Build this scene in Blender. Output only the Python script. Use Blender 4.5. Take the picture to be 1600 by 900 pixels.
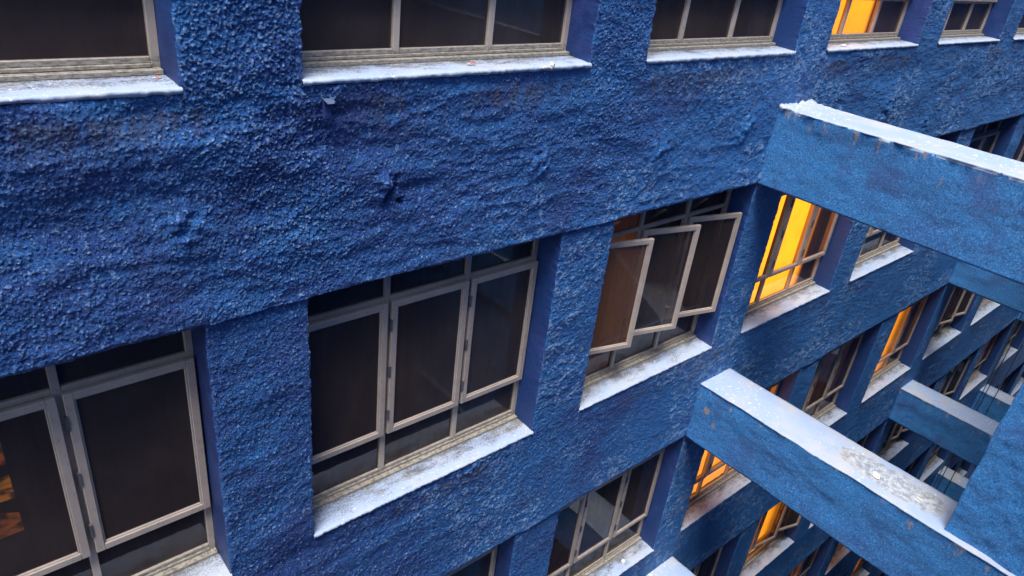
import bpy, bmesh, math, random
import numpy as np
from mathutils import Matrix, Vector

for _o in list(bpy.data.objects):
    bpy.data.objects.remove(_o)
scene = bpy.context.scene
COL = scene.collection
R = math.radians

# ------------------------------------------------------------------ camera
cam_data = bpy.data.cameras.new('camera')
cam = bpy.data.objects.new('camera', cam_data)
COL.objects.link(cam)
a_, b_, c_ = -0.7631, 1.0848, 0.1251
M3 = Matrix.Rotation(a_, 3, 'Z') @ Matrix.Rotation(b_, 3, 'X') @ Matrix.Rotation(c_, 3, 'Z')
cam.matrix_world = Matrix.Translation((0.9836, -3.3298, 0.8674)) @ M3.to_4x4()
cam_data.sensor_width = 36.0
cam_data.lens = 1129.46 / 1600 * 36
cam_data.clip_start = 0.05
cam_data.clip_end = 2000
scene.camera = cam
CAM = np.array([0.9836, -3.3298, 0.8674])
RCAM = np.array([[M3[i][j] for j in range(3)] for i in range(3)])

def project(p):
    v = RCAM.T @ (np.array(p) - CAM)
    if v[2] > -0.05:
        return None
    return 800 + 1129.46 * v[0] / -v[2], 450 - 1129.46 * v[1] / -v[2]

# ------------------------------------------------------------------ world and sun
SUN_EL, SUN_AZ = 68.0, -119.0          # azimuth of the direction towards the sun, measured from +Y towards +X
SUN_STRENGTH, SUN_ANGLE = 3.1, 24.0
SKY_STRENGTH = 0.15
EXPOSURE = 1.06
world = bpy.data.worlds.new('World')
scene.world = world
world.use_nodes = True
wn = world.node_tree.nodes
sky = wn.new('ShaderNodeTexSky')
sky.sky_type = 'NISHITA'
sky.sun_disc = False
sky.sun_elevation = R(SUN_EL)
sky.sun_rotation = R(SUN_AZ)
sky.air_density = 1.0
sky.dust_density = 2.0
sky.ozone_density = 1.5
wn['Background'].inputs['Strength'].default_value = SKY_STRENGTH
world.node_tree.links.new(sky.outputs[0], wn['Background'].inputs['Color'])
sd = bpy.data.lights.new('sun', 'SUN')
sd.energy = SUN_STRENGTH
sd.angle = R(SUN_ANGLE)
sd.color = (1.0, 0.96, 0.9)
sun = bpy.data.objects.new('sun', sd)
COL.objects.link(sun)
_d = Vector((math.sin(R(SUN_AZ)) * math.cos(R(SUN_EL)), math.cos(R(SUN_AZ)) * math.cos(R(SUN_EL)), math.sin(R(SUN_EL))))
sun.rotation_euler = _d.to_track_quat('Z', 'Y').to_euler()
sun.location = _d * 30
scene.view_settings.view_transform = 'Standard'
scene.view_settings.look = 'None'
scene.view_settings.gamma = 1.0
scene.view_settings.use_curve_mapping = False
scene.view_settings.exposure = EXPOSURE
scene.render.engine = 'CYCLES'
scene.cycles.max_bounces = 6
scene.cycles.transparent_max_bounces = 8

# ------------------------------------------------------------------ dimensions (metres)
P = 2.6                       # bay pitch
W = 2.022                     # window opening width
H = 3.088                     # storey height
HO = 1.867                    # opening height
BT = 0.488                    # beam top below the sill line
COURT = 2.59                  # distance between the two buildings
FD = 0.222                    # depth of the window frame behind the wall face
WALL_TOP = 3.4
GROUND = -27.0
X0, X1 = -4.5, 34.0
OPPX = 7.288                  # near corner of the opposite building

# ------------------------------------------------------------------ noise
def hsh(ix, iy, s):
    n = (ix.astype(np.int64) * 374761393 + iy.astype(np.int64) * 668265263 + s * 974634777) & 0xffffffff
    n = ((n ^ (n >> 13)) * 1274126177) & 0xffffffff
    n = ((n ^ (n >> 15)) * 2246822519) & 0xffffffff
    return ((n ^ (n >> 16)) & 0xffff) / 65535.0

def vnoise(x, y, s=0):
    ix = np.floor(x); iy = np.floor(y)
    fx = x - ix; fy = y - iy
    fx = fx * fx * fx * (fx * (fx * 6 - 15) + 10); fy = fy * fy * fy * (fy * (fy * 6 - 15) + 10)
    a = hsh(ix, iy, s); b = hsh(ix + 1, iy, s); c = hsh(ix, iy + 1, s); d = hsh(ix + 1, iy + 1, s)
    return (a + (b - a) * fx) * (1 - fy) + (c + (d - c) * fx) * fy - 0.5     # -0.5..0.5

def fbm(x, y, s=0, o=3):
    r = 0; amp = 1.0
    for i in range(o):
        r = r + amp * vnoise(x * 2 ** i + 17.3 * i, y * 2 ** i - 9.1 * i, s + i)
        amp *= 0.5
    return r

def domes(x, y, cell, s=0, rad=0.72, empty=0.0):
    """popcorn-like blobs of plaster, 0..1"""
    u = x / cell; v = y / cell
    ix = np.floor(u); iy = np.floor(v)
    h = np.zeros_like(u)
    for dx in (-1, 0, 1):
        for dy in (-1, 0, 1):
            jx = ix + dx; jy = iy + dy
            px = jx + 0.1 + 0.8 * hsh(jx, jy, s)
            py = jy + 0.1 + 0.8 * hsh(jx, jy, s + 7)
            am = 0.35 + 0.65 * hsh(jx, jy, s + 13)
            if empty: am = am * (hsh(jx, jy, s + 29) > empty)
            rr = rad * (0.65 + 0.5 * hsh(jx, jy, s + 19))
            d2 = ((u - px) ** 2 + (v - py) ** 2) / (rr * rr)
            h = np.maximum(h, am * np.clip(1 - np.sqrt(d2), 0, 1) ** 0.8)
    return h

def sstep(a, b, x):
    t = np.clip((x - a) / (b - a), 0, 1)
    return t * t * (3 - 2 * t)

# ------------------------------------------------------------------ material helpers
def new_mat(name):
    m = bpy.data.materials.new(name)
    m.use_nodes = True
    nt = m.node_tree
    return m, nt, nt.nodes['Principled BSDF']

class NB:
    def __init__(s, nt): s.nt = nt
    def n(s, t, **kw):
        x = s.nt.nodes.new(t)
        for k, v in kw.items(): setattr(x, k, v)
        return x
    def l(s, a, b): s.nt.links.new(a, b)
    def pos(s):
        return s.n('ShaderNodeNewGeometry').outputs['Position']
    def mapv(s, vec, scale=(1, 1, 1), loc=(0, 0, 0), rot=(0, 0, 0)):
        m = s.n('ShaderNodeMapping')
        s.l(vec, m.inputs['Vector'])
        m.inputs['Scale'].default_value = scale
        m.inputs['Location'].default_value = loc
        m.inputs['Rotation'].default_value = rot
        return m.outputs[0]
    def noise(s, vec, scale, detail=3, rough=0.5, out='Fac', dist=0):
        x = s.n('ShaderNodeTexNoise')
        s.l(vec, x.inputs['Vector'])
        x.inputs['Scale'].default_value = scale
        x.inputs['Detail'].default_value = detail
        x.inputs['Roughness'].default_value = rough
        x.inputs['Distortion'].default_value = dist
        return x.outputs[out]
    def ramp(s, fac, p0, p1, v0=0.0, v1=1.0):
        x = s.n('ShaderNodeMapRange', interpolation_type='SMOOTHSTEP')
        s.l(fac, x.inputs['Value'])
        x.inputs['From Min'].default_value = p0; x.inputs['From Max'].default_value = p1
        x.inputs['To Min'].default_value = v0; x.inputs['To Max'].default_value = v1
        return x.outputs[0]
    def mix(s, fac, a, b, mode='MIX'):
        x = s.n('ShaderNodeMix', data_type='RGBA', blend_type=mode)
        for sock, v in ((x.inputs['Factor'], fac), (x.inputs[6], a), (x.inputs[7], b)):
            if isinstance(v, (int, float)): sock.default_value = v
            elif isinstance(v, tuple): sock.default_value = v + (1,) if len(v) == 3 else v
            else: s.l(v, sock)
        return x.outputs[2]
    def math(s, op, a, b=None):
        x = s.n('ShaderNodeMath', operation=op)
        for i, v in enumerate((a, b)):
            if v is None: continue
            if isinstance(v, (int, float)): x.inputs[i].default_value = v
            else: s.l(v, x.inputs[i])
        return x.outputs[0]
    def bump(s, h, strength, dist, normal=None):
        x = s.n('ShaderNodeBump')
        s.l(h, x.inputs['Height'])
        x.inputs['Strength'].default_value = strength
        x.inputs['Distance'].default_value = dist
        if normal is not None: s.l(normal, x.inputs['Normal'])
        return x.outputs[0]

def sep(nb, v):
    x = nb.n('ShaderNodeSeparateXYZ'); nb.l(v, x.inputs[0]); return x.outputs

def blue_material(name, rough=0.5, grain=1.0, smooth=False, stains=0.0):
    m, nt, b = new_mat(name)
    nb = NB(nt)
    pos = nb.pos()
    X, Y, Z = sep(nb, pos)
    n1 = nb.noise(pos, 0.8, 4, 0.6)
    n2 = nb.noise(nb.mapv(pos, (1, 1, 2.2)), 3.0, 5, 0.6)
    # uneven blue with light contrast painted in: dark purplish left, brighter cyan right
    shade = nb.ramp(nb.math('ADD', nb.math('MULTIPLY', X, 0.06), nb.math('ADD', nb.math('MULTIPLY', n1, 1.5), nb.math('MULTIPLY', n2, 0.9))), 1.12, 1.75)
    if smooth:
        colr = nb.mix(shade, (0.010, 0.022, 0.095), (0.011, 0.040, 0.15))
    else:
        colr = nb.mix(shade, (0.018, 0.070, 0.32), (0.019, 0.185, 0.56)) if name == 'blue_stucco' else nb.mix(shade, (0.023, 0.115, 0.35), (0.021, 0.190, 0.50))
        spk = nb.noise(pos, 95.0 if name == 'blue_stucco' else 62.0, 3, 0.7)
        colr = nb.mix(nb.ramp(spk, 0.51, 0.66, 0, 0.75), colr, (0.11, 0.31, 0.64))
        colr = nb.mix(nb.ramp(spk, 0.47, 0.34, 0, 0.65), colr, (0.010, 0.036, 0.17))
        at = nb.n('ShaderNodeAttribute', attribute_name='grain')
        colr = nb.mix(nb.ramp(at.outputs['Fac'], 0.45, 1.05, 0, 0.85), colr, (0.25, 0.43, 0.76))  # grain tips painted paler, standing in for light the relief catches
    n3 = nb.noise(pos, 14.0, 4, 0.7)
    colr = nb.mix(nb.ramp(n3, 0.50, 0.72, 0, 0.30), colr, (0.025, 0.055, 0.21))
    n5 = nb.noise(pos, 1.9, 5, 0.62)
    colr = nb.mix(nb.ramp(n5, 0.54, 0.68, 0, 0.50), colr, (0.040, 0.060, 0.22))
    if stains > 0:
        # grime washed down from the sills, and the odd patch where the paint has flaked to bare plaster
        zz = nb.math('MULTIPLY', Z, 1 / H)
        fr = nb.math('FRACT', zz)
        band = nb.math('MULTIPLY', nb.ramp(fr, 0.885, 0.96), nb.ramp(fr, 0.955, 0.975, 1, 0))
        s1 = nb.math('MULTIPLY', nb.noise(nb.mapv(pos, (9, 9, 1.2)), 1.6, 5, 0.75), nb.ramp(nb.noise(pos, 0.9, 2, 0.5), 0.40, 0.62, 0.72, 1.12))
        st = nb.math('MULTIPLY', nb.math('MULTIPLY', band, nb.ramp(s1, 0.42, 0.62)), stains)
        colr = nb.mix(st, colr, (0.10, 0.085, 0.10))
        s2 = nb.noise(nb.mapv(pos, (1, 1, 0.55)), 9.0, 4, 0.7)
        fl = nb.math('MULTIPLY', nb.ramp(s2, 0.735, 0.765), 0.7)
        colr = nb.mix(fl, colr, (0.34, 0.27, 0.23))
    if name == 'blue_beam_stucco':
        fr = nb.math('FRACT', nb.math('MULTIPLY', nb.math('ADD', Z, BT), 1 / H))
        near = nb.ramp(fr, 0.90, 0.985)
        s2 = nb.noise(nb.mapv(pos, (1, 1, 0.35)), 9.0, 5, 0.7)
        where = nb.ramp(nb.noise(pos, 0.9, 2, 0.5), 0.42, 0.6)
        fl = nb.math('MULTIPLY', nb.ramp(nb.math('ADD', s2, nb.math('MULTIPLY', near, 0.10)), 0.67, 0.71), where)
        colr = nb.mix(nb.math('MULTIPLY', fl, 0.75), colr, (0.34, 0.25, 0.20))
        # bare patches where the paint came off near the wall end of the stained beam
        for c_, k_ in (((7.22, -0.06, -3.76), (14, 22, 9)), ((7.22, -0.16, -3.86), (14, 14, 14)), ((7.22, -0.28, -3.97), (14, 20, 10)), ((7.22, -0.42, -3.66), (14, 30, 14)), ((7.22, -0.78, -3.64), (14, 24, 20))):
            mp = nb.mapv(pos, k_, tuple(-a * b for a, b in zip(c_, k_)))
            ln = nb.n('ShaderNodeVectorMath', operation='LENGTH'); nb.l(mp, ln.inputs[0])
            dd = nb.math('ADD', ln.outputs['Value'], nb.math('MULTIPLY', s2, 3.2))
            colr = nb.mix(nb.ramp(dd, 1.85, 2.1, 0.85, 0), colr, (0.36, 0.29, 0.25))
    nt.links.new(colr, b.inputs['Base Color'])
    b.inputs['Roughness'].default_value = rough
    b.inputs['Specular IOR Level'].default_value = 0.35
    if smooth:
        g = nb.noise(pos, 45.0, 4, 0.7)
        nt.links.new(nb.bump(g, 0.6, 0.008), b.inputs['Normal'])
    else:
        g = nb.noise(pos, 80.0, 4, 0.85)
        nt.links.new(nb.bump(nb.ramp(g, 0.36, 0.66), 1.0 * grain, 0.0095), b.inputs['Normal'])
    return m

MAT = {}
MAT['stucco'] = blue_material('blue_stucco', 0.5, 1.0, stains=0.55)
MAT['smooth'] = blue_material('blue_smooth_plaster', 0.5, 1.0, smooth=True)
MAT['beam'] = blue_material('blue_beam_stucco', 0.55, 0.9)
MAT['opposite'] = blue_material('blue_opposite_stucco', 0.6, 0.8)

def ledge_material(name, sill):
    """pale painted top surfaces with grime, spatter and lime"""
    m, nt, b = new_mat(name)
    nb = NB(nt)
    pos = nb.pos()
    X, Y, Z = sep(nb, pos)
    n1 = nb.noise(pos, 2.2, 5, 0.65)
    base = nb.mix(nb.ramp(n1, 0.38, 0.66), (0.245, 0.33, 0.49), (0.34, 0.365, 0.41))
    n4 = nb.noise(pos, 5.0, 4, 0.7)
    base = nb.mix(nb.ramp(n4, 0.55, 0.72, 0, 0.40), base, (0.31, 0.295, 0.27))
    if sill:
        # dust and soot collects towards the frame
        fine = nb.noise(pos, 85.0, 4, 0.8)
        med = nb.noise(nb.mapv(pos, (1, 2.5, 1)), 6.0, 4, 0.6)
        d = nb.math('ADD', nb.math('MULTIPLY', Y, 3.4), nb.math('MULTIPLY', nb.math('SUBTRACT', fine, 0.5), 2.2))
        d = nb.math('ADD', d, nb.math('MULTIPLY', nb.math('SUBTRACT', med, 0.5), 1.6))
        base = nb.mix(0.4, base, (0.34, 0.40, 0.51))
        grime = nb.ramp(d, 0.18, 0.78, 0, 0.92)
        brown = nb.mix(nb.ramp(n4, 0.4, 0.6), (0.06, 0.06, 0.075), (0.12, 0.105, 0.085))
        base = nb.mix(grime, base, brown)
        fl = nb.noise(nb.mapv(pos, (1, 1.6, 1)), 38.0, 3, 0.7)
        base = nb.mix(nb.ramp(fl, 0.65, 0.69), base, (0.70, 0.71, 0.69))
    else:
        sp = nb.noise(pos, 26.0, 4, 0.75)
        msk = nb.ramp(nb.noise(pos, 1.4, 3, 0.5), 0.42, 0.6)
        base = nb.mix(nb.math('MULTIPLY', nb.ramp(sp, 0.60, 0.66), msk), base, (0.85, 0.84, 0.78))
        # the dried-out puddle on the nearer middle beam
        px = nb.math('SUBTRACT', X, 7.53); py = nb.math('SUBTRACT', Y, -2.02)
        wob = nb.math('SUBTRACT', nb.noise(pos, 4.5, 4, 0.6), 0.5)
        rr = nb.math('ADD', nb.math('POWER', nb.math('MULTIPLY', px, 5.6), 2.0), nb.math('POWER', nb.math('MULTIPLY', py, 1.9), 2.0))
        rr = nb.math('ADD', rr, nb.math('MULTIPLY', wob, 2.2))
        zr = nb.math('MULTIPLY', nb.ramp(Z, -3.75, -3.7), nb.ramp(Z, -3.45, -3.4, 1, 0))
        inside = nb.math('MULTIPLY', nb.ramp(rr, 0.75, 1.25, 1, 0), zr)
        rim = nb.math('MULTIPLY', nb.math('MULTIPLY', nb.ramp(rr, 0.5, 0.98), inside), 0.35)
        dirt = nb.mix(nb.ramp(nb.noise(pos, 17.0, 5, 0.8), 0.4, 0.6), (0.13, 0.13, 0.13), (0.40, 0.43, 0.45))
        base = nb.mix(nb.math('MULTIPLY', inside, 0.70), base, dirt)
        base = nb.mix(rim, base, (0.26, 0.23, 0.19))
    nt.links.new(base, b.inputs['Base Color'])
    b.inputs['Roughness'].default_value = 0.7
    g = nb.noise(pos, 70.0, 4, 0.7)
    nt.links.new(nb.bump(g, 0.35, 0.006), b.inputs['Normal'])
    return m
MAT['sill'] = ledge_material('pale_sill_paint', True)
MAT['top'] = ledge_material('pale_beam_top_paint', False)

def frame_material():
    m, nt, b = new_mat('aged_frame_paint')
    nb = NB(nt)
    pos = nb.pos()
    X, Y, Z = sep(nb, pos)
    n1 = nb.noise(pos, 5.0, 4, 0.6)
    col = nb.mix(nb.ramp(n1, 0.35, 0.65), (0.41, 0.340, 0.290), (0.345, 0.29, 0.255))
    n2 = nb.noise(nb.mapv(pos, (4, 4, 1)), 22.0, 4, 0.7)
    col = nb.mix(nb.ramp(n2, 0.60, 0.68, 0, 0.7), col, (0.13, 0.11, 0.10))
    # the lowest rails are chalky and dirty
    lz = nb.math('FRACT', nb.math('MULTIPLY', nb.math('ADD', Z, 0.001), 1 / H))
    low = nb.ramp(lz, 0.022, 0.03, 1, 0)
    n3 = nb.noise(nb.mapv(pos, (1, 1, 3)), 30.0, 5, 0.75)
    dirty = nb.mix(nb.ramp(n3, 0.42, 0.62), (0.33, 0.305, 0.255), (0.11, 0.10, 0.085))
    col = nb.mix(nb.math('MULTIPLY', low, 0.85), col, dirty)
    nt.links.new(col, b.inputs['Base Color'])
    b.inputs['Roughness'].default_value = 0.45
    nt.links.new(nb.bump(n2, 0.15, 0.002), b.inputs['Normal'])
    return m
MAT['frame'] = frame_material()

def glass_material(name='tinted_window_glass', film=(0.115, 0.086, 0.077, 1), lo=0.26, hi=0.42):
    m, nt, b = new_mat(name)
    nt.nodes.remove(b)
    nb = NB(nt)
    out = nt.nodes['Material Output']
    tr = nb.n('ShaderNodeBsdfTransparent'); tr.inputs[0].default_value = (0.56, 0.50, 0.48, 1)
    gl = nb.n('ShaderNodeBsdfGlossy'); gl.inputs['Color'].default_value = (0.85, 0.88, 0.95, 1); gl.inputs['Roughness'].default_value = 0.03
    fr = nb.n('ShaderNodeFresnel'); fr.inputs[0].default_value = 1.60
    mx = nb.n('ShaderNodeMixShader')
    nb.l(fr.outputs[0], mx.inputs[0]); nb.l(tr.outputs[0], mx.inputs[1]); nb.l(gl.outputs[0], mx.inputs[2])
    # dust film and dried drops
    pos = nb.pos()
    df = nb.n('ShaderNodeBsdfDiffuse'); df.inputs[0].default_value = film
    n = nb.noise(pos, 45.0, 2, 0.5)
    n0 = nb.noise(pos, 3.0, 4, 0.6)
    fac = nb.math('ADD', nb.math('MULTIPLY', nb.ramp(n, 0.76, 0.79), 0.3), nb.ramp(n0, 0.35, 0.8, lo, hi))
    m2 = nb.n('ShaderNodeMixShader')
    nb.l(fac, m2.inputs[0]); nb.l(mx.outputs[0], m2.inputs[1]); nb.l(df.outputs[0], m2.inputs[2])
    nb.l(m2.outputs[0], out.inputs['Surface'])
    nt.nodes.remove(next(x for x in nt.nodes if x.type == 'BSDF_PRINCIPLED')) if any(x.type == 'BSDF_PRINCIPLED' for x in nt.nodes) else None
    return m
MAT['glass'] = glass_material()
MAT['brown_glass'] = glass_material('brown_film_glass', (0.125, 0.062, 0.038, 1), 0.60, 0.75)
MAT['grey_glass'] = glass_material('grey_film_glass', (0.075, 0.055, 0.052, 1), 0.35, 0.5)

def curtain_material(name, c0, c1):
    m, nt, b = new_mat(name)
    nb = NB(nt); pos = nb.pos()
    n = nb.noise(nb.mapv(pos, (1, 1, 0.08)), 6.0, 3, 0.6)
    nt.links.new(nb.mix(nb.ramp(n, 0.35, 0.65), c0, c1), b.inputs['Base Color'])
    b.inputs['Roughness'].default_value = 0.9
    return m
MAT['curtain_brown'] = curtain_material('brown_curtain_cloth', (0.34, 0.19, 0.13), (0.16, 0.095, 0.08))
MAT['curtain_dark'] = curtain_material('dark_curtain_cloth', (0.14, 0.09, 0.08), (0.06, 0.045, 0.045))
MAT['curtain_rust'] = curtain_material('rust_curtain_cloth', (0.60, 0.24, 0.10), (0.28, 0.13, 0.08))
# faint warm glow put into the cloth itself, no lamp behind it
_b = MAT['curtain_rust'].node_tree.nodes['Principled BSDF']; _b.inputs['Emission Color'].default_value = (1, 0.33, 0.10, 1); _b.inputs['Emission Strength'].default_value = 0.02

def lit_material(name, colr, strength, x0, x1, fade):
    """a blind glowing from the lamp behind it; the glow dies out along the cloth past the lamp"""
    m, nt, b = new_mat(name)
    nb = NB(nt)
    tc = nb.n('ShaderNodeTexCoord')
    X, Y, Z = sep(nb, tc.outputs['Object'])
    g = nb.math('MULTIPLY', nb.ramp(X, x1 - fade, x1 + fade, 1, 0), nb.ramp(X, x0 - fade * .5, x0 + fade * .5, 0.09, 1))
    pos = nb.pos()
    n = nb.noise(nb.mapv(pos, (1, 1, 0.15)), 5.0, 3, 0.5)
    low = nb.ramp(Z, 0.0, 0.6, 0.85, 1.0)
    st = nb.math('MULTIPLY', nb.math('MULTIPLY', g, nb.ramp(n, 0.3, 0.7, 0.97, 1.03)), nb.math('MULTIPLY', low, strength))
    b.inputs['Base Color'].default_value = (0.10, 0.06, 0.04, 1)
    b.inputs['Roughness'].default_value = 0.9
    b.inputs['Emission Color'].default_value = colr + (1,)
    nt.links.new(st, b.inputs['Emission Strength'])
    return m
ORANGE = (1.0, 0.33, 0.010)
MAT['lit_bright'] = lit_material('bright_amber_blind', ORANGE, 3.2, 0.66, 1.72, 0.12)
MAT['lit_full'] = lit_material('full_amber_blind', (1.0, 0.35, 0.04), 2.0, -1, 9.0, 0.1)
MAT['lit_upper'] = lit_material('upper_amber_blind', ORANGE, 2.6, -1, 1.42, 0.06)
MAT['lit_mid'] = lit_material('amber_blind', (1.0, 0.36, 0.012), 1.8, -1, 1.45, 0.25)
MAT['lit_dim'] = lit_material('dim_amber_blind', (1.0, 0.32, 0.03), 0.8, -1, 1.3, 0.3)

def simple(name, colr, rough=0.6, metal=0.0, nscale=20.0, vary=0.3):
    m, nt, b = new_mat(name)
    nb = NB(nt)
    n = nb.noise(nb.pos(), nscale, 4, 0.6)
    dark = tuple(c * (1 - vary) for c in colr)
    nt.links.new(nb.mix(nb.ramp(n, 0.35, 0.65), dark, colr), b.inputs['Base Color'])
    b.inputs['Roughness'].default_value = rough
    b.inputs['Metallic'].default_value = metal
    return m
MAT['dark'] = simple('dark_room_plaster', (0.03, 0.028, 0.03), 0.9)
MAT['concrete'] = simple('grey_concrete', (0.16, 0.16, 0.17), 0.85, nscale=3)
MAT['cable'] = simple('cable_rubber', (0.03, 0.05, 0.05), 0.5)
MAT['zinc'] = simple('zinc_sheet', (0.10, 0.14, 0.24), 0.4, 0.3)
MAT['shell'] = simple('chalky_white', (0.8, 0.78, 0.7), 0.6)
MAT['red'] = simple('red_plastic', (0.55, 0.09, 0.05), 0.5)
MAT['paper'] = simple('cream_paper', (0.85, 0.83, 0.62), 0.8, vary=0.08)
MAT['hinge'] = simple('worn_dark_hinge', (0.10, 0.10, 0.11), 0.5)

# ------------------------------------------------------------------ mesh helpers
def mesh_np(name, verts, quads, mats, midx=None, smooth=True):
    me = bpy.data.meshes.new(name)
    verts = np.asarray(verts, dtype=np.float32); quads = np.asarray(quads, dtype=np.int32)
    n = len(quads)
    me.vertices.add(len(verts)); me.vertices.foreach_set('co', verts.ravel())
    me.loops.add(n * 4); me.loops.foreach_set('vertex_index', quads.ravel())
    me.polygons.add(n)
    me.polygons.foreach_set('loop_start', np.arange(0, n * 4, 4, dtype=np.int32))
    me.polygons.foreach_set('loop_total', np.full(n, 4, dtype=np.int32))
    if midx is not None: me.polygons.foreach_set('material_index', np.asarray(midx, dtype=np.int32))
    me.polygons.foreach_set('use_smooth', np.full(n, smooth, dtype=bool))
    for m in mats: me.materials.append(m)
    me.update(calc_edges=True)
    me.validate()
    return me

def link(name, data, parent=None, loc=(0, 0, 0), rz=0.0, **props):
    o = bpy.data.objects.new(name, data)
    COL.objects.link(o)
    o.location = loc
    o.rotation_euler = (0, 0, rz)
    if parent is not None: o.parent = parent
    for k, v in props.items(): o[k] = v
    return o

def boxes(name, bl, mats, bevel=0.003, idx=None, segs=1):
    """list of (x0,x1,y0,y1,z0,z1[,mat]) -> one mesh of bevelled bars"""
    bm = bmesh.new()
    for b in bl:
        x0, x1, y0, y1, z0, z1 = b[:6]
        mi = b[6] if len(b) > 6 else 0
        vs = [bm.verts.new(p) for p in ((x0, y0, z0), (x1, y0, z0), (x1, y1, z0), (x0, y1, z0), (x0, y0, z1), (x1, y0, z1), (x1, y1, z1), (x0, y1, z1))]
        fs = [bm.faces.new([vs[i] for i in f]) for f in ((3, 2, 1, 0), (4, 5, 6, 7), (0, 1, 5, 4), (1, 2, 6, 5), (2, 3, 7, 6), (3, 0, 4, 7))]
        for f in fs: f.material_index = mi
        if bevel and mi == 0:
            bmesh.ops.bevel(bm, geom=list({e for f in fs for e in f.edges}), offset=bevel, segments=segs, affect='EDGES')
    me = bpy.data.meshes.new(name)
    bm.to_mesh(me); bm.free()
    for m in mats: me.materials.append(m)
    return me

# ------------------------------------------------------------------ which windows exist
WINS = []
for n in range(0, 8):
    for k in range(0, 14):
        pts = [project((k * P + u * W, 0, -n * H + v * HO)) for u in (0, .5, 1) for v in (0, .5, 1)]
        if k == 0 and n > 1 or k == 13 and n < 3: continue
        if any(p and -120 < p[0] < 1700 and -80 < p[1] < 1000 for p in pts):
            WINS.append((k, n))
WSET = set(WINS)

# ------------------------------------------------------------------ facing building: the wall
building = link('office_building', None)
building['label'] = 'blue roughcast office building filling the view, with rows of grey framed windows, some lit orange'
building['category'] = 'building'
building['kind'] = 'thing'

def lines(lo, hi, c, fixed, smin=0.0047, dense_lo=None):
    out = [lo]
    v = lo
    while v < hi:
        d = math.sqrt(3.33 ** 2 + (v - c) ** 2)
        s = smin * (d / 3.33) ** 1.45
        if dense_lo is not None and not (dense_lo[0] < v < dense_lo[1]): s = max(s, 0.06)
        v += s
        out.append(v)
    a = np.array(out)
    # snap the nearest lines onto the fixed ones
    for f in fixed:
        if lo < f < hi:
            i = int(np.argmin(abs(a - f))); a[i] = f
    return np.unique(a)

fx = sorted({k * P for k, n in WINS} | {k * P + W for k, n in WINS})
fz = sorted({-n * H - 0.03 for k, n in WINS} | {-n * H + HO for k, n in WINS})
xs = lines(X0, X1, CAM[0], fx, dense_lo=(0.8, 50))
zs = lines(GROUND, WALL_TOP, CAM[2] - 1.2, fz, dense_lo=(-40, 0.62))

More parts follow.
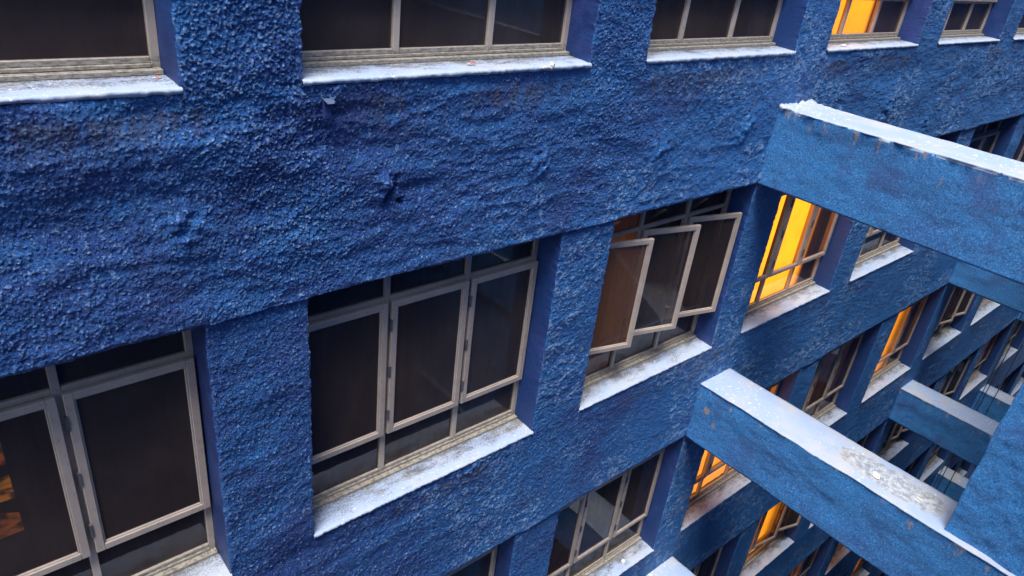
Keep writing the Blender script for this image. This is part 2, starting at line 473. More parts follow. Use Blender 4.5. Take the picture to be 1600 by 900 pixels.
def wall_height(x, z):
    """outward relief of the facade in metres"""
    # coarse popcorn finish near the left, finer and flatter further along
    patch = vnoise(x * 1.1, z * 1.1, 41) + 0.5
    pier = np.exp(-((x - 2.34 - 0.25 * np.clip(-z, 0, 3)) / 0.36) ** 2) * sstep(-1.5, -0.5, z) + 0.6 * np.exp(-((x - 4.95) / 0.3) ** 2) * sstep(-1.4, -0.6, z)
    coarse = np.clip(0.42 + 0.28 * patch * sstep(6.5, 2.5, x) + 0.75 * pier, 0, 1.1)
    coarse = coarse * (0.5 + 0.5 * sstep(9, 3, x))
    warpx = x + 0.011 * vnoise(x * 95, z * 95, 3) + 0.008 * vnoise(x * 50, z * 50, 6); warpz = z + 0.011 * vnoise(x * 95, z * 95, 4) + 0.008 * vnoise(x * 50, z * 50, 8)
    g = domes(warpx, warpz, 0.0125, 5, 0.80, 0.38) * 0.0130 * coarse
    g += domes(warpx + 3.3, warpz, 0.0092, 9, 0.8, 0.34) * 0.0060 * (0.7 + 0.3 * coarse)
    rp = sstep(0.42, 0.62, vnoise(x * 1.7 + 4, z * 1.9 + 1, 57) + 0.5) * sstep(3.2, 5.0, x - 0.9 * (z + 1.0))
    g = g + domes(warpx, warpz, 0.024, 63, 0.8, 0.3) * 0.005 * rp + fbm(x * 16, z * 20, 66, 3) * 0.0055 * (0.35 + 0.65 * rp) * sstep(3.0, 5.0, x - 0.6 * z)
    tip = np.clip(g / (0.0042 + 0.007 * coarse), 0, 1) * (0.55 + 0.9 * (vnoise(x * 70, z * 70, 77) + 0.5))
    g += fbm(x * 34, z * 34, 15, 2) * 0.005
    # trowel waves, mostly along the spandrels
    und = fbm(x * 1.5 + z * 0.6, z * 3.4, 21, 4) * (0.040 + 0.016 * sstep(4.2, 2.2, x))
    und2 = np.abs(fbm(x * 2.3 - z * 1.0 + 5, z * 6.0 + 2, 31, 3)) * -0.030
    w = 0.35 + 0.65 * sstep(0.35, 0.65, vnoise(x * 0.7 + 2, z * 0.8, 51) + 0.5)
    und = und * 0.8 + und2 * w
    und *= 0.45 + 0.55 * sstep(5.5, 2.5, x)
    und *= 0.55 + 0.45 * sstep(0, 1.0, sstep(-0.9, -0.3, -np.abs(z + 0.6)))
    # the plaster is thicker at the foot of each spandrel
    fr = np.mod(z + 0.0, H) - HO          # 0 at the underside of the spandrel, 1.22 at the sill
    foot = 0.022 * np.exp(-np.clip(fr, 0, None) / 0.22) * (fr > 0)
    h = g + und + foot
    # blisters and a split in the render
    for cx, cz, r, am in ((3.10, -0.62, 0.10, 0.030), (4.29, -0.64, 0.11, 0.028), (6.74, -0.64, 0.16, 0.022), (1.98, -0.68, 0.14, 0.022), (3.98, -3.10, 0.2, 0.018), (5.6, -0.72, 0.16, 0.02), (9.6, -0.7, 0.2, 0.014), (10.9, -1.0, 0.2, 0.014)):
        d2 = ((x - cx) ** 2 + (z - cz) ** 2) / r ** 2
        h = h + am * 0.95 * np.exp(-d2 * 1.9) * (1 + 2.2 * vnoise(x * 26, z * 26, 61))
    lx = (x - 3.13) - 0.25 * (z + 0.66)
    pit = np.exp(-(lx / 0.026) ** 2 - ((z + 0.68) / 0.070) ** 2) + 0.8 * np.exp(-((x - 3.20) / 0.02) ** 2 - ((z + 0.74) / 0.02) ** 2)
    h = h - 0.075 * pit
    lip = np.exp(-((lx + 0.03) / 0.014) ** 2 - ((z + 0.63) / 0.05) ** 2)
    h = h + 0.028 * lip
    return h - 0.006, tip

XX, ZZ = np.meshgrid(xs, zs, indexing='ij')
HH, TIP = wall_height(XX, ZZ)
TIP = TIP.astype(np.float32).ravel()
edge = np.zeros_like(XX)
JX = np.zeros_like(XX); JZ = np.zeros_like(ZZ)
hole = np.zeros((len(xs) - 1, len(zs) - 1), bool)
xc = (xs[:-1] + xs[1:]) / 2; zc = (zs[:-1] + zs[1:]) / 2
for k, n in WINS:
    x0, x1, z0, z1 = k * P, k * P + W, -n * H - 0.03, -n * H + HO
    hole |= ((xc > x0) & (xc < x1))[:, None] & ((zc > z0) & (zc < z1))[None, :]
    dx = np.maximum(np.maximum(x0 - XX, XX - x1), 0); dz = np.maximum(np.maximum(z0 - ZZ, ZZ - z1), 0)
    edge = np.maximum(edge, 1 - np.clip(np.hypot(dx, dz) / 0.028, 0, 1))
HH = HH * (1 - 0.45 * edge) - 0.006 * edge ** 2
jit = 0.010 * edge
JX = jit * (fbm(XX * 30, ZZ * 30, 71, 2)) * 1.2
JZ = jit * (fbm(XX * 30, ZZ * 30, 81, 2)) * 1.2
nx, nz = XX.shape
print('wall grid', nx, nz)
V = np.stack([XX + JX, -HH, ZZ + JZ], -1).reshape(-1, 3)
ii, jj = np.meshgrid(np.arange(nx - 1), np.arange(nz - 1), indexing='ij')
keep = ~hole
ii = ii[keep]; jj = jj[keep]
Q = np.stack([ii * nz + jj, (ii + 1) * nz + jj, (ii + 1) * nz + jj + 1, ii * nz + jj + 1], -1)
verts = [V]; quads = [Q]; mids = [np.zeros(len(Q), int)]
base = len(V)
RV = 0.36
def reveal(idx_line, axis, outward_flip):
    """strip of smooth plaster from the shared front edge back to the frame"""
    global base
    front = V[idx_line]
    rows = [idx_line]
    for dep in (0.012, 0.05, 0.12, 0.22, RV):
        p = front.copy()
        t = min(1.0, dep / 0.05)
        nom = front.copy()
        nom[:, axis] = front[:, axis] * (1 - t) + np.median(front[:, axis]) * t
        p = nom
        p[:, 1] = front[:, 1] * (1 - t) + dep
        other = 2 - axis
        p[:, axis] += 0.004 * fbm(front[:, other] * 4 + dep * 3, front[:, other] * 0 + dep * 12, 91, 2)
        verts.append(p); rows.append(np.arange(base, base + len(p))); base += len(p)
    for a, b in zip(rows[:-1], rows[1:]):
        q = np.stack([a[:-1], b[:-1], b[1:], a[1:]], -1)
        if outward_flip: q = q[:, ::-1]
        quads.append(q); mids.append(np.ones(len(q), int))
for k, n in WINS:
    i0 = int(np.argmin(abs(xs - k * P))); i1 = int(np.argmin(abs(xs - (k * P + W))))
    j0 = int(np.argmin(abs(zs - (-n * H - 0.03)))); j1 = int(np.argmin(abs(zs - (-n * H + HO))))
    js = np.arange(j0, j1 + 1); is_ = np.arange(i0, i1 + 1)
    reveal(i0 * nz + js, 0, False)
    reveal(i1 * nz + js, 0, True)
    reveal(is_ * nz + j0, 2, True)
    reveal(is_ * nz + j1, 2, False)
wall_me = mesh_np('wall', np.concatenate(verts), np.concatenate(quads), [MAT['stucco'], MAT['smooth']], np.concatenate(mids))
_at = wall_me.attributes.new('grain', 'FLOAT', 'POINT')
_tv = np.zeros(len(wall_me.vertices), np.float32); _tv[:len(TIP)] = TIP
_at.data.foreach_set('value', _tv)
link('wall', wall_me, building)
del V, Q, HH, XX, ZZ, JX, JZ

# floors, roof, ends and back keep daylight out of the rooms
bl = [(X0, X1, 0.36, 9.0, WALL_TOP - 0.25, WALL_TOP), (X0, X1, 8.9, 9.1, GROUND, WALL_TOP),
      (X0, X0 + 0.2, 0.05, 8.9, GROUND, WALL_TOP - 0.25), (X1 - 0.2, X1, 0.05, 8.9, GROUND, WALL_TOP - 0.25), (X0, X1, 0.03, 0.36, WALL_TOP - 0.05, WALL_TOP)]
link('roof', boxes('roof', bl, [MAT['concrete']], 0), building)
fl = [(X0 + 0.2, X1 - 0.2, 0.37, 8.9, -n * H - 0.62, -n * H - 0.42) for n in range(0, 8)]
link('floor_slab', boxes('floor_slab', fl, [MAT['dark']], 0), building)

# ------------------------------------------------------------------ windows
TZ0, TZ1 = 0.420, 1.556        # transoms
M1, M2 = W / 3, 2 * W / 3
y0f, y1f = FD + 0.018, FD + 0.060
fb = [(0.0, 0.042, y0f, y1f, 0.0, HO), (W - 0.042, W, y0f, y1f, 0.0, HO),
      (0.042, W - 0.042, y0f, y1f, HO - 0.042, HO)]
for mx in (M1, M2): fb.append((mx - 0.021, mx + 0.021, y0f - 0.002, y1f, 0.052, HO - 0.042))
segs_x = ((0.042, M1 - 0.021), (M1 + 0.021, M2 - 0.021), (M2 + 0.021, W - 0.042))
for a, b in segs_x:
    fb.append((a, b, y0f, y1f, TZ0 - 0.018, TZ0 + 0.018))
    fb.append((a, b, y0f, y1f, TZ1 - 0.018, TZ1 + 0.018))
    fb.append((a, b, y0f + 0.004, y1f, 0.052, 0.080))
fb += [(0.042, W - 0.042, y0f - 0.008, y1f, 0.034, 0.052), (0.003, W - 0.003, y0f - 0.042, y1f + .002, 0.008, 0.032)]
frame_me = boxes('frame', fb, [MAT['frame']], 0.003)

def sash_mesh(w, z0, z1, name, gm='glass'):
    s = 0.046
    b = [(0, s, -0.034, 0.0, z0, z1), (w - s, w, -0.034, 0.0, z0, z1), (s, w - s, -0.034, 0, z0, z0 + s), (s, w - s, -0.034, 0, z1 - s, z1)]
    b += [(s - .002, s + 0.010, -0.024, -0.004, z0 + s, z1 - s), (w - s - 0.010, w - s + .002, -0.024, -0.004, z0 + s, z1 - s),
          (s + .010, w - s - .010, -0.024, -0.004, z0 + s - .002, z0 + s + 0.010), (s + .010, w - s - .010, -0.024, -0.004, z1 - s - 0.010, z1 - s + .002)]
    for hz in (0.16, 0.5, 0.84):        # hinges on the hung edge
        zc_ = z0 + (z1 - z0) * hz
        b.append((-0.010, 0.004, -0.040, -0.020, zc_ - 0.045, zc_ + 0.045, 2))
    me = boxes(name, b, [MAT['frame'], MAT[gm], MAT['hinge']], 0.0035)
    bm = bmesh.new(); bm.from_mesh(me)
    vs = [bm.verts.new(p) for p in ((s, -0.014, z0 + s), (w - s, -0.014, z0 + s), (w - s, -0.014, z1 - s), (s, -0.014, z1 - s))]
    f = bm.faces.new(vs); f.material_index = 1
    bm.to_mesh(me); bm.free()
    return me
sash_me = sash_mesh(W / 3 - 0.030, TZ0 + 0.010, TZ1 - 0.010, 'casement')

open_sashes = [sash_mesh(W / 3 - 0.030, TZ0 + 0.010, TZ1 - 0.010, 'casement', g_) for g_ in ('brown_glass', 'grey_glass', 'grey_glass')]

def glass_mesh(z0, z1, name):
    bm = bmesh.new()
    y = FD + 0.040
    for a, b in segs_x:
        bm.faces.new([bm.verts.new(p) for p in ((a, y, z0), (b, y, z0), (b, y, z1), (a, y, z1))])
    me = bpy.data.meshes.new(name); bm.to_mesh(me); bm.free(); me.materials.append(MAT['glass'])
    return me
low_glass = glass_mesh(0.080, TZ0 - 0.018, 'lower_glass')
top_glass = glass_mesh(TZ1 + 0.018, HO - 0.042, 'upper_glass')

def sill_mesh(seed):
    ux = np.linspace(-0.006, W + 0.006, 150)
    prof = [(0.31, 0.012), (0.25, 0.010), (0.20, 0.008), (0.15, 0.006), (0.10, 0.005), (0.06, 0.003), (0.03, 0.001), (0.006, 0.0), (-0.004, -0.002), (-0.0095, -0.007), (-0.010, -0.016), (-0.004, -0.026), (0.02, -0.036)]
    vs = []
    for i, (y, z) in enumerate(prof):
        front = max(0.0, min(1.0, (0.06 - y) / 0.06))
        dy = 0.008 * front * fbm(ux * 55, ux * 0 + seed + 0.2 * i, seed, 3)
        dz = 0.004 * fbm(ux * 12, ux * 0 + i * 0.7, seed + 5, 2) * (0.4 + front) - (0.010 * np.clip(fbm(ux * 40, ux * 0, seed + 9, 3), 0, 1) * (i >= 9))
        vs.append(np.stack([ux, y + dy, z + dz], -1))
    V = np.stack(vs, 1); nu, nv = V.shape[:2]
    i, j = np.meshgrid(np.arange(nu - 1), np.arange(nv - 1), indexing='ij'); i = i.ravel(); j = j.ravel()
    Q = np.stack([i * nv + j, i * nv + j + 1, (i + 1) * nv + j + 1, (i + 1) * nv + j], -1)
    return mesh_np('sill', V.reshape(-1, 3), Q, [MAT['sill']])
sill_mes = [sill_mesh(s) for s in (3, 11, 23, 37)]

def curtain_mesh(name, mat, amp=0.012, x0=0.0, x1=W):
    ux = np.linspace(x0 - 0.01, x1 + 0.01, 90)
    y = 0.350 + amp * np.sin(ux * 31 + 1.3 * np.sin(ux * 5)) + amp * 0.5 * np.sin(ux * 13)
    V = np.stack([np.stack([ux, y, ux * 0 + z], -1) for z in (-0.02, HO + 0.02)], 1)
    i = np.arange(89)
    Q = np.stack([i * 2, (i + 1) * 2, (i + 1) * 2 + 1, i * 2 + 1], -1)
    return mesh_np(name, V.reshape(-1, 3), Q, [MAT[mat]])
CUR = {k: curtain_mesh('curtain', k) for k in ('curtain_brown', 'curtain_dark', 'curtain_rust')}
LIT = {k: curtain_mesh('lit_blind', k, 0.002) for k in ('lit_bright', 'lit_upper', 'lit_full', 'lit_mid', 'lit_dim')}

LITW = {(3, 0): 'lit_upper', (3, 1): 'lit_bright', (3, 2): 'lit_full', (5, 2): 'lit_mid', (4, 3): 'lit_mid', (5, 4): 'lit_dim', (6, 4): 'lit_mid', (7, 5): 'lit_mid', (7, 1): 'lit_mid', (8, 3): 'lit_dim'}
OPEN = {(2, 1): (14, 14, 14), (4, 3): (0, 8, 16), (6, 2): (6, 10, 13), (6, 3): (12, 9, 16), (7, 3): (9, 7, 12), (5, 4): (9, 0, 0), (9, 4): (8, 8, 8), (8, 5): (9, 12, 8)}
def lit_shelf():
    # lamp-lit things on a shelf, seen deep inside the room past the end of the curtain
    bm = bmesh.new()
    z = lambda a: a + H
    polys = [[(0.4, z(-2.00)), (1.085, z(-2.03)), (1.085, z(-2.10)), (0.4, z(-2.07))],
             [(0.4, z(-2.13)), (1.085, z(-2.15)), (1.085, z(-2.20)), (0.4, z(-2.19))],
             [(0.4, z(-2.34)), (1.085, z(-2.33)), (1.085, z(-2.47)), (0.98, z(-2.46)), (0.92, z(-2.41)), (0.4, z(-2.47))],
             [(0.4, z(-2.60)), (0.85, z(-2.62)), (0.95, z(-2.58)), (1.085, z(-2.64)), (1.085, z(-2.74)), (0.4, z(-2.77))]]
    for i, pl in enumerate(polys):
        y = 0.64 + 0.02 * i
        f = bm.faces.new([bm.verts.new((x, y, zz)) for x, zz in pl])
        f.material_index = 0 if i in (0, 2) else 1
        r_ = bmesh.ops.extrude_face_region(bm, geom=[f])
        for v in r_['geom']:
            if isinstance(v, bmesh.types.BMVert): v.co.y += 0.05
    bm.normal_update()
    me = bpy.data.meshes.new('lit_shelf'); bm.to_mesh(me); bm.free()
    me.materials.append(MAT['glow_a']); me.materials.append(MAT['glow_b'])
    return me
def glow(name, c, e):
    m, nt, b = new_mat(name)
    b.inputs['Base Color'].default_value = (0.1, 0.05, 0.03, 1)
    b.inputs['Emission Color'].default_value = c + (1,)
    nb = NB(nt)
    nt.links.new(nb.ramp(nb.noise(nb.mapv(nb.pos(), (1, 1, 1.8)), 9.0, 3, 0.6), 0.40, 0.60, 0.1 * e, 1.3 * e), b.inputs['Emission Strength'])
    MAT[name] = m
glow('glow_a', (1.0, 0.36, 0.03), 0.17)
glow('glow_b', (1.0, 0.28, 0.05), 0.10)
rng = random.Random(5)
for k, n in WINS:
    w = link('window', frame_me, building, (k * P, 0, -n * H))
    w['group'] = 'three-light windows of the blue building'
    if (k, n) in LITW: w['label'] = 'window glowing orange from a lamp behind its blind'
    elif (k, n) == (2, 1): w['label'] = 'window with all three of its casements swung outwards'
    link('sill', sill_mes[(k * 3 + n * 5) % 4], w)
    link('lower_glass', low_glass, w)
    link('upper_glass', top_glass, w)
    angs = OPEN.get((k, n), (0, 0, 0))
    for i in range(3):
        a = angs[i] + (rng.uniform(0, 0.5))
        link('casement', open_sashes[i] if (k, n) == (2, 1) else sash_me, w, (i * W / 3 + 0.017, FD + 0.013, 0), -R(a))
    if (k, n) in LITW: link('lit_blind', LIT[LITW[(k, n)]], w)
    else:
        cm = {(0, 0): 'curtain_brown', (1, 0): 'curtain_dark', (2, 0): 'curtain_brown', (0, 1): 'curtain_brown', (1, 1): 'curtain_brown', (2, 1): 'curtain_rust', (4, 2): 'curtain_rust'}.get((k, n))
        if cm is None: cm = rng.choice(['curtain_brown', 'curtain_dark', 'curtain_dark'])
        link('curtain', CUR[cm] if (k, n) != (0, 1) else curtain_mesh('curtain', 'curtain_brown', x0=1.12), w)
    if (k, n) == (2, 1):
        c_old = [o for o in w.children if o.name.startswith('curtain')][0]
        c_old.data = curtain_mesh('curtain', 'curtain_rust', x0=0.0, x1=0.80)
        link('curtain', curtain_mesh('curtain', 'curtain_dark', x0=0.81, x1=W), w)
    if (k, n) == (0, 1):
        link('lit_shelf', lit_shelf(), w)

# ------------------------------------------------------------------ beams across the light well
def beam_mesh(seed, rag, fine, length):
    x0, x1 = 0.0, P - W
    z1, z0 = 0.0, -(H - HO - BT)
    ra = 0.016 if fine else 0.03
    nxs = max(6, int((x1 - x0) / (ra * 1.5))); nys = int(length / ra); nzs = max(8, int((z1 - z0) / ra))
    ax = np.linspace(x0, x1, nxs + 1); ay = np.linspace(0.03, -length, nys + 1); az = np.linspace(z0, z1, nzs + 1)
    # a loop of profile points around the cross-section: near face up, top, far face down, underside
    loop = [(x0, z, 0) for z in az[:-1]] + [(x, z1, 1) for x in ax[:-1]] + [(x1, z, 2) for z in az[::-1][:-1]] + [(x, z0, 3) for x in ax[::-1][:-1]]
    L = len(loop)
    Y, I = np.meshgrid(ay, np.arange(L), indexing='ij')
    lx = np.array([p[0] for p in loop])[I]; lz = np.array([p[1] for p in loop])[I]; sd_ = np.array([p[2] for p in loop])[I]
    cx, cz = (x0 + x1) / 2, (z0 + z1) / 2
    nxv = np.where(lx <= x0 + 1e-6, -1.0, np.where(lx >= x1 - 1e-6, 1.0, 0.0))
    nzv = np.where(lz >= z1 - 1e-6, 1.0, np.where(lz <= z0 + 1e-6, -1.0, 0.0))
    u = Y + lx * 0.3; v = lz + lx * 0.8
    rel = domes(u + 0.01 * vnoise(u * 60, v * 60, 1), v + 0.01 * vnoise(u * 60, v * 60, 2), 0.0165, seed) * 0.006 + fbm(u * 22, v * 22, seed + 1, 2) * 0.004 + fbm(u * 2.2, v * 4.5, seed + 2, 3) * 0.022
    foot = 0.02 * np.exp(-(lz - z0) / 0.2)
    dside = rel + foot - 0.012
    dtop = 0.004 * fbm(u * 6, lx * 8, seed + 4, 3) + 0.0015 * fbm(u * 60, lx * 60, seed + 6, 2)
    if rag > 0.02:      # crumbled render where the top meets the wall
        dtop = dtop + 0.022 * np.exp(-np.abs(Y) / 0.12) * (0.6 + 2.2 * np.clip(vnoise(Y * 28, lx * 28, seed), -0.3, 1))
    d1 = np.where(nzv > 0.5, dtop * 0 + dside * 0.5, dside)
    gx = lx + nxv * d1
    gz = lz + np.where(nzv > 0.5, dtop, 0) + np.where(nzv < -0.5, -0.004 + rel * 0.3, 0)
    # ragged rim of the top coat
    rim = ((sd_ == 1) | ((lz >= z1 - 0.001))) & (np.abs(nxv) > 0)
    gx = gx + rim * nxv * (rag * fbm(Y * 7, Y * 0 + 3.3 + nxv, seed + 8, 3) + 0.004)
    gz = gz - rim * 0.006
    Vv = np.stack([gx, Y, gz], -1)
    nu = len(ay)
    i, j = np.meshgrid(np.arange(nu - 1), np.arange(L), indexing='ij'); i = i.ravel(); j = j.ravel(); j2 = (j + 1) % L
    Q = np.stack([i * L + j, i * L + j2, (i + 1) * L + j2, (i + 1) * L + j], -1)
    side = np.array([p[2] for p in loop])[j]
    yq = (ay[i] + ay[i + 1]) / 2
    zq = np.array([p[1] for p in loop])[j]
    # where the top coat has run over the near edge it is pale too
    drip = (side == 0) & (j == len(az) - 2) & (fbm(yq * 9, yq * 0 + 1.7, seed + 12, 3) > (-0.02 if rag > 0.012 else 0.16))
    drip |= (side == 0) & (j == len(az) - 3) & (fbm(yq * 9, yq * 0 + 1.7, seed + 12, 3) > (0.20 if rag > 0.012 else 0.5))
    mi = np.where((side == 1) | drip, 1, 0)
    return mesh_np('concrete_beam', Vv.reshape(-1, 3), Q, [MAT['beam'], MAT['top']], mi)

beams = [
    (2, 0, 0.030, True, 'nearest and highest blue beam with a ragged pale top, crossing the upper right'),
    (2, 1, 0.008, True, 'long blue beam in the lower right whose pale top carries a dried puddle stain'),
    (2, 2, 0.010, True, 'blue beam at the bottom edge of which only the pale corner by the wall shows'),
    (5, 1, 0.012, False, 'blue beam just beneath the highest one, only its side and underside in view'),
    (5, 2, 0.006, False, 'mid-distance blue beam with a clean pale top and rust streaks, above the stained beam'),
    (5, 3, 0.006, False, 'blue beam hidden mostly below the stained beam, one bay further along'),
    (8, 2, 0.006, False, 'far blue beam at the right edge, third bay of beams along'),
    (8, 3, 0.006, False, 'far blue beam with a short pale top crossed by two hanging cables'),
    (8, 4, 0.006, False, 'small far blue beam with a short pale top low beside the opposite wall'),
    (11, 5, 0.006, False, 'farthest small blue beam, deepest in the light well'),
]
for k, n, rag, fine, lab in beams:
    me = beam_mesh(100 + 13 * k + n, rag, fine, 5.3 if k == 2 else COURT + 0.25)
    link('concrete_beam', me, None, (k * P + W + 0.002, 0, -n * H - BT), label=lab, category='beam', kind='thing', group='beams bridging the light well')

# ------------------------------------------------------------------ opposite building
def opposite():
    def seg(a, b, s): 
        n_ = max(1, int(np.hypot(b[0] - a[0], b[1] - a[1]) / s)); t = np.linspace(0, 1, n_ + 1)[:-1, None]
        return np.array(a)[None] * (1 - t) + np.array(b)[None] * t
    path = np.concatenate([seg((X0, -5.25), (OPPX, -5.25), 0.12), seg((OPPX, -5.25), (OPPX, -3.9), 0.06), seg((OPPX, -3.9), (OPPX, -COURT), 0.016), seg((OPPX, -COURT), (12, -COURT), 0.05), seg((12, -COURT), (X1, -COURT), 0.2), np.array([[X1, -COURT]])])
    zl = np.concatenate([np.arange(GROUND, -8, 0.12), np.arange(-8, -1.5, 0.018), np.arange(-1.5, WALL_TOP, 0.1), [WALL_TOP]])
    tang = np.gradient(path, axis=0); tang /= np.linalg.norm(tang, axis=1)[:, None]
    nrm = np.stack([-tang[:, 1], tang[:, 0]], -1)
    s = np.concatenate([[0], np.cumsum(np.hypot(*np.diff(path, axis=0).T))])
    S, Z = np.meshgrid(s, zl, indexing='ij')
    h = domes(S, Z, 0.017, 201) * 0.006 + fbm(S * 20, Z * 20, 203, 2) * 0.006 + fbm(S * 2.4, Z * 3.5, 205, 3) * 0.034 - 0.006
    V = np.stack([path[:, 0][:, None] + nrm[:, 0][:, None] * h, path[:, 1][:, None] + nrm[:, 1][:, None] * h, Z], -1)
    nu, nv = S.shape
    i, j = np.meshgrid(np.arange(nu - 1), np.arange(nv - 1), indexing='ij'); i = i.ravel(); j = j.ravel()
    Q = np.stack([i * nv + j, i * nv + j + 1, (i + 1) * nv + j + 1, (i + 1) * nv + j], -1)
    return mesh_np('opposite_wall', V.reshape(-1, 3), Q, [MAT['opposite']])
opp = link('opposite_building', None)
opp['label'] = 'blue roughcast building on the right whose plain corner rises in front of the beams'
opp['category'] = 'building'
opp['kind'] = 'thing'
link('wall', opposite(), opp)
link('roof', boxes('roof', [(X0, X1, -12.0, -5.35, WALL_TOP - 0.3, WALL_TOP), (OPPX + 0.1, X1, -5.35, -COURT - 0.1, WALL_TOP - 0.3, WALL_TOP), (X0, X1, -12.2, -12.0, GROUND, WALL_TOP)], [MAT['concrete']], 0), opp)

# ------------------------------------------------------------------ ground
g = boxes('ground', [(-400, 400, -400, 400, GROUND - 0.5, GROUND + 0.02)], [MAT['concrete']], 0)
link('ground', g, None, kind='structure')

# ------------------------------------------------------------------ hanging cables
def tube(name, pts, r, mat, seg=8):
    cu = bpy.data.curves.new(name, 'CURVE'); cu.dimensions = '3D'; cu.bevel_depth = r; cu.bevel_resolution = 2
    sp = cu.splines.new('POLY'); sp.points.add(len(pts) - 1)
    for p, q in zip(sp.points, pts): p.co = (*q, 1)
    cu.use_fill_caps = True
    o = bpy.data.objects.new(name, cu); COL.objects.link(o)
    dg = bpy.context.evaluated_depsgraph_get()
    me = bpy.data.meshes.new_from_object(o.evaluated_get(dg))
    bpy.data.objects.remove(o)
    me.materials.clear(); me.materials.append(mat)
    return me
for cx, cy, r, lab in ((22.55, -0.20, 0.011, 'dark cable hanging straight down the light well, the one closer to the window wall'),
                       (22.60, -0.42, 0.011, 'dark cable hanging straight down the light well, the one further from the window wall'),
                       (19.6, -0.55, 0.009, 'thin rusty cable hanging down the light well in front of the far windows')):
    pts = [(0.01 * math.sin(z * 0.9 + cx), 0.012 * math.cos(z * 0.7), z - 3.0) for z in np.linspace(6.3, -23.9, 50)]
    link('hanging_cable', tube('hanging_cable', pts, r, MAT['cable']), None, (cx, cy, 0), label=lab, category='cable')

# ------------------------------------------------------------------ small things
def spout():
    t = bpy.data.objects.new('drain_spout', None); COL.objects.link(t)
    t.location = (2.72, -0.012, -0.100)
    t['label'] = 'small bent metal drain spout sticking out under the window sill'
    t['category'] = 'spout'
    t.scale = (0.62, 0.7, 0.62)
    bm = bmesh.new()
    # open-topped chute: floor, two cheeks, and a turned lip
    for z_off, flip in ((0, 0),):
        pr = [(-0.042, 0.016), (-0.030, 0.0), (0.030, 0.0), (0.042, 0.016)]
        ys = [0.02, -0.02, -0.05]
        th = 0.0025
        rows = []
        for y in ys:
            dz = (y - 0.02) * 0.35
            rows.append([bm.verts.new((x, y, z + dz)) for x, z in pr] + [bm.verts.new((x * 0.93, y, z + dz + th)) for x, z in reversed(pr)])
        for a, b in zip(rows[:-1], rows[1:]):
            for i in range(8): bm.faces.new([a[i], a[(i + 1) % 8], b[(i + 1) % 8], b[i]])
        bm.faces.new(rows[-1]); bm.faces.new(rows[0][::-1])
    me = bpy.data.meshes.new('chute'); bm.to_mesh(me); bm.free(); me.materials.append(MAT['zinc'])
    link('chute', me, t)
    link('bracket', boxes('bracket', [(-0.036, 0.036, -0.006, 0.02, -0.16, -0.006)], [MAT['smooth']], 0.004), t)
spout()

def lump(name, seed, r, squash, mat, loc, lab, cat, rz=0.0, group=None):
    bm = bmesh.new(); bmesh.ops.create_icosphere(bm, subdivisions=3, radius=1)
    rg = random.Random(seed)
    ph = [rg.uniform(0, 6) for _ in range(6)]
    for v in bm.verts:
        k = 1 + 0.22 * math.sin(3 * v.co.x + ph[0]) * math.cos(4 * v.co.y + ph[1]) + 0.14 * math.sin(7 * v.co.z + 5 * v.co.x + ph[2]) + 0.08 * math.sin(13 * v.co.y + ph[3])
        v.co = Vector((v.co.x * squash[0], v.co.y * squash[1], v.co.z * squash[2])) * k * r
    for f in bm.faces: f.smooth = True
    me = bpy.data.meshes.new(name); bm.to_mesh(me); bm.free(); me.materials.append(mat)
    o = link(name, me, None, loc, rz, label=lab, category=cat)
    if group: o['group'] = group
    return o
lump('plaster_lump', 3, 0.020, (1, 0.7, 1.1), MAT['shell'], (4.25, -0.022, 0.004), 'chalky white lump stuck on the edge of the upper sill', 'lump')
lump('plaster_lump', 8, 0.012, (1.4, 0.8, 0.8), MAT['shell'], (4.19, -0.018, -0.006), 'small pale crumb just left of the white lump on the upper sill', 'lump')

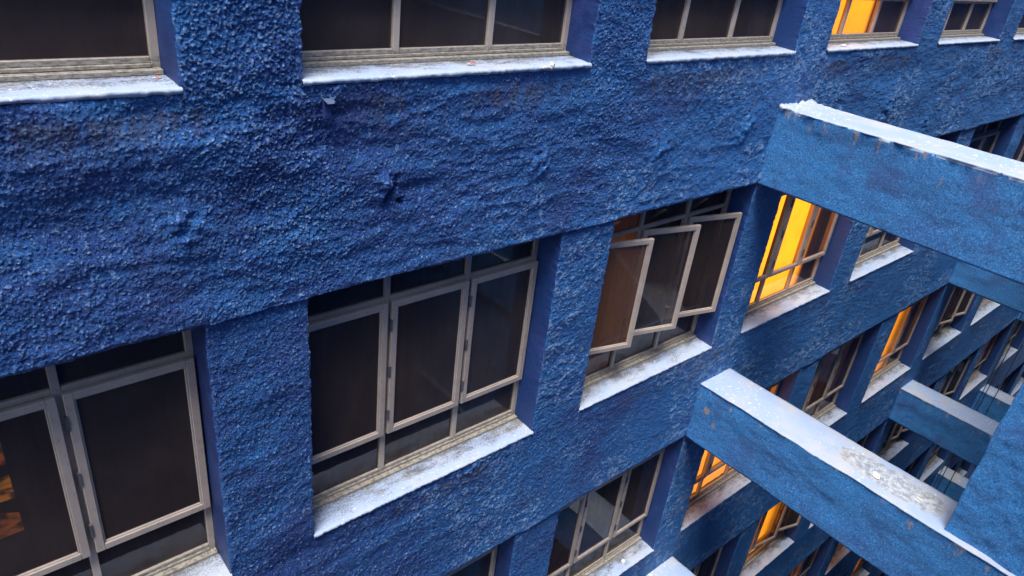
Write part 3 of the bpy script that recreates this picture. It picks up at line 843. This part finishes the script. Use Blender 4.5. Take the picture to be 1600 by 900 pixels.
def wrapper(loc, rz, s, lab, mats=('red', 'shell')):
    # a small creased strip of litter: a curled ribbon with a band of a second colour
    n_ = 14
    ux = np.linspace(-0.5, 0.5, n_)
    vy = np.linspace(-0.5, 0.5, 5)
    V = []
    for x in ux:
        for y in vy:
            V.append((x * 0.050 * s, y * 0.013 * s, 0.004 * s + 0.004 * s * math.sin(x * 5 + y) + 0.006 * s * y * y * 2))
    i, j = np.meshgrid(np.arange(n_ - 1), np.arange(4), indexing='ij'); i = i.ravel(); j = j.ravel()
    Q = np.stack([i * 5 + j, (i + 1) * 5 + j, (i + 1) * 5 + j + 1, i * 5 + j + 1], -1)
    me = mesh_np('litter', V, Q, [MAT[mats[0]], MAT[mats[1]]], (i < 4).astype(int))
    link('litter', me, None, loc, rz, label=lab, category='litter')
wrapper((3.70, 0.090, 0.012), R(-14), 1.0, 'red and white scrap of wrapper on the upper middle sill')
wrapper((1.97, 0.140, 0.010), R(8), 0.8, 'red and white scrap at the right end of the top left sill')
wrapper((8.22, 0.06, 0.010), R(-25), 1.5, 'pale scrap lying on the sill of the upper orange window', ('shell', 'shell'))

def paper(loc, rz, sx, sy, lab):
    bm = bmesh.new()
    t = 0.0012
    pts = [(-.5, -.35), (.1, -.5), (.5, -.1), (.42, .4), (-.1, .5), (-.45, .2)]
    top = [bm.verts.new((x * sx, y * sy, t + 0.006 * abs(x))) for x, y in pts]
    bot = [bm.verts.new((x * sx, y * sy, 0.006 * abs(x))) for x, y in pts]
    bm.faces.new(top); bm.faces.new(bot[::-1])
    for i in range(6): bm.faces.new([top[i], bot[i], bot[(i + 1) % 6], top[(i + 1) % 6]])
    me = bpy.data.meshes.new('paper_scrap'); bm.to_mesh(me); bm.free(); me.materials.append(MAT['paper'])
    link('paper_scrap', me, None, loc, rz, label=lab, category='paper scrap')
paper((7.455, -1.905, -3.566), R(30), 0.10, 0.065, 'cream scrap of paper lying on the stained beam')
paper((6.75, 0.10, -6.168), R(10), 0.05, 0.04, 'tiny white scrap on the lower sill beside the dark window')
paper((7.50, -2.30, -3.568), R(75), 0.06, 0.012, 'thin white sliver at the wall end of the stained beam')
paper((5.60, 0.10, -6.168), R(40), 0.045, 0.04, 'tiny white scrap on the lower sill under the middle light of the dark window')
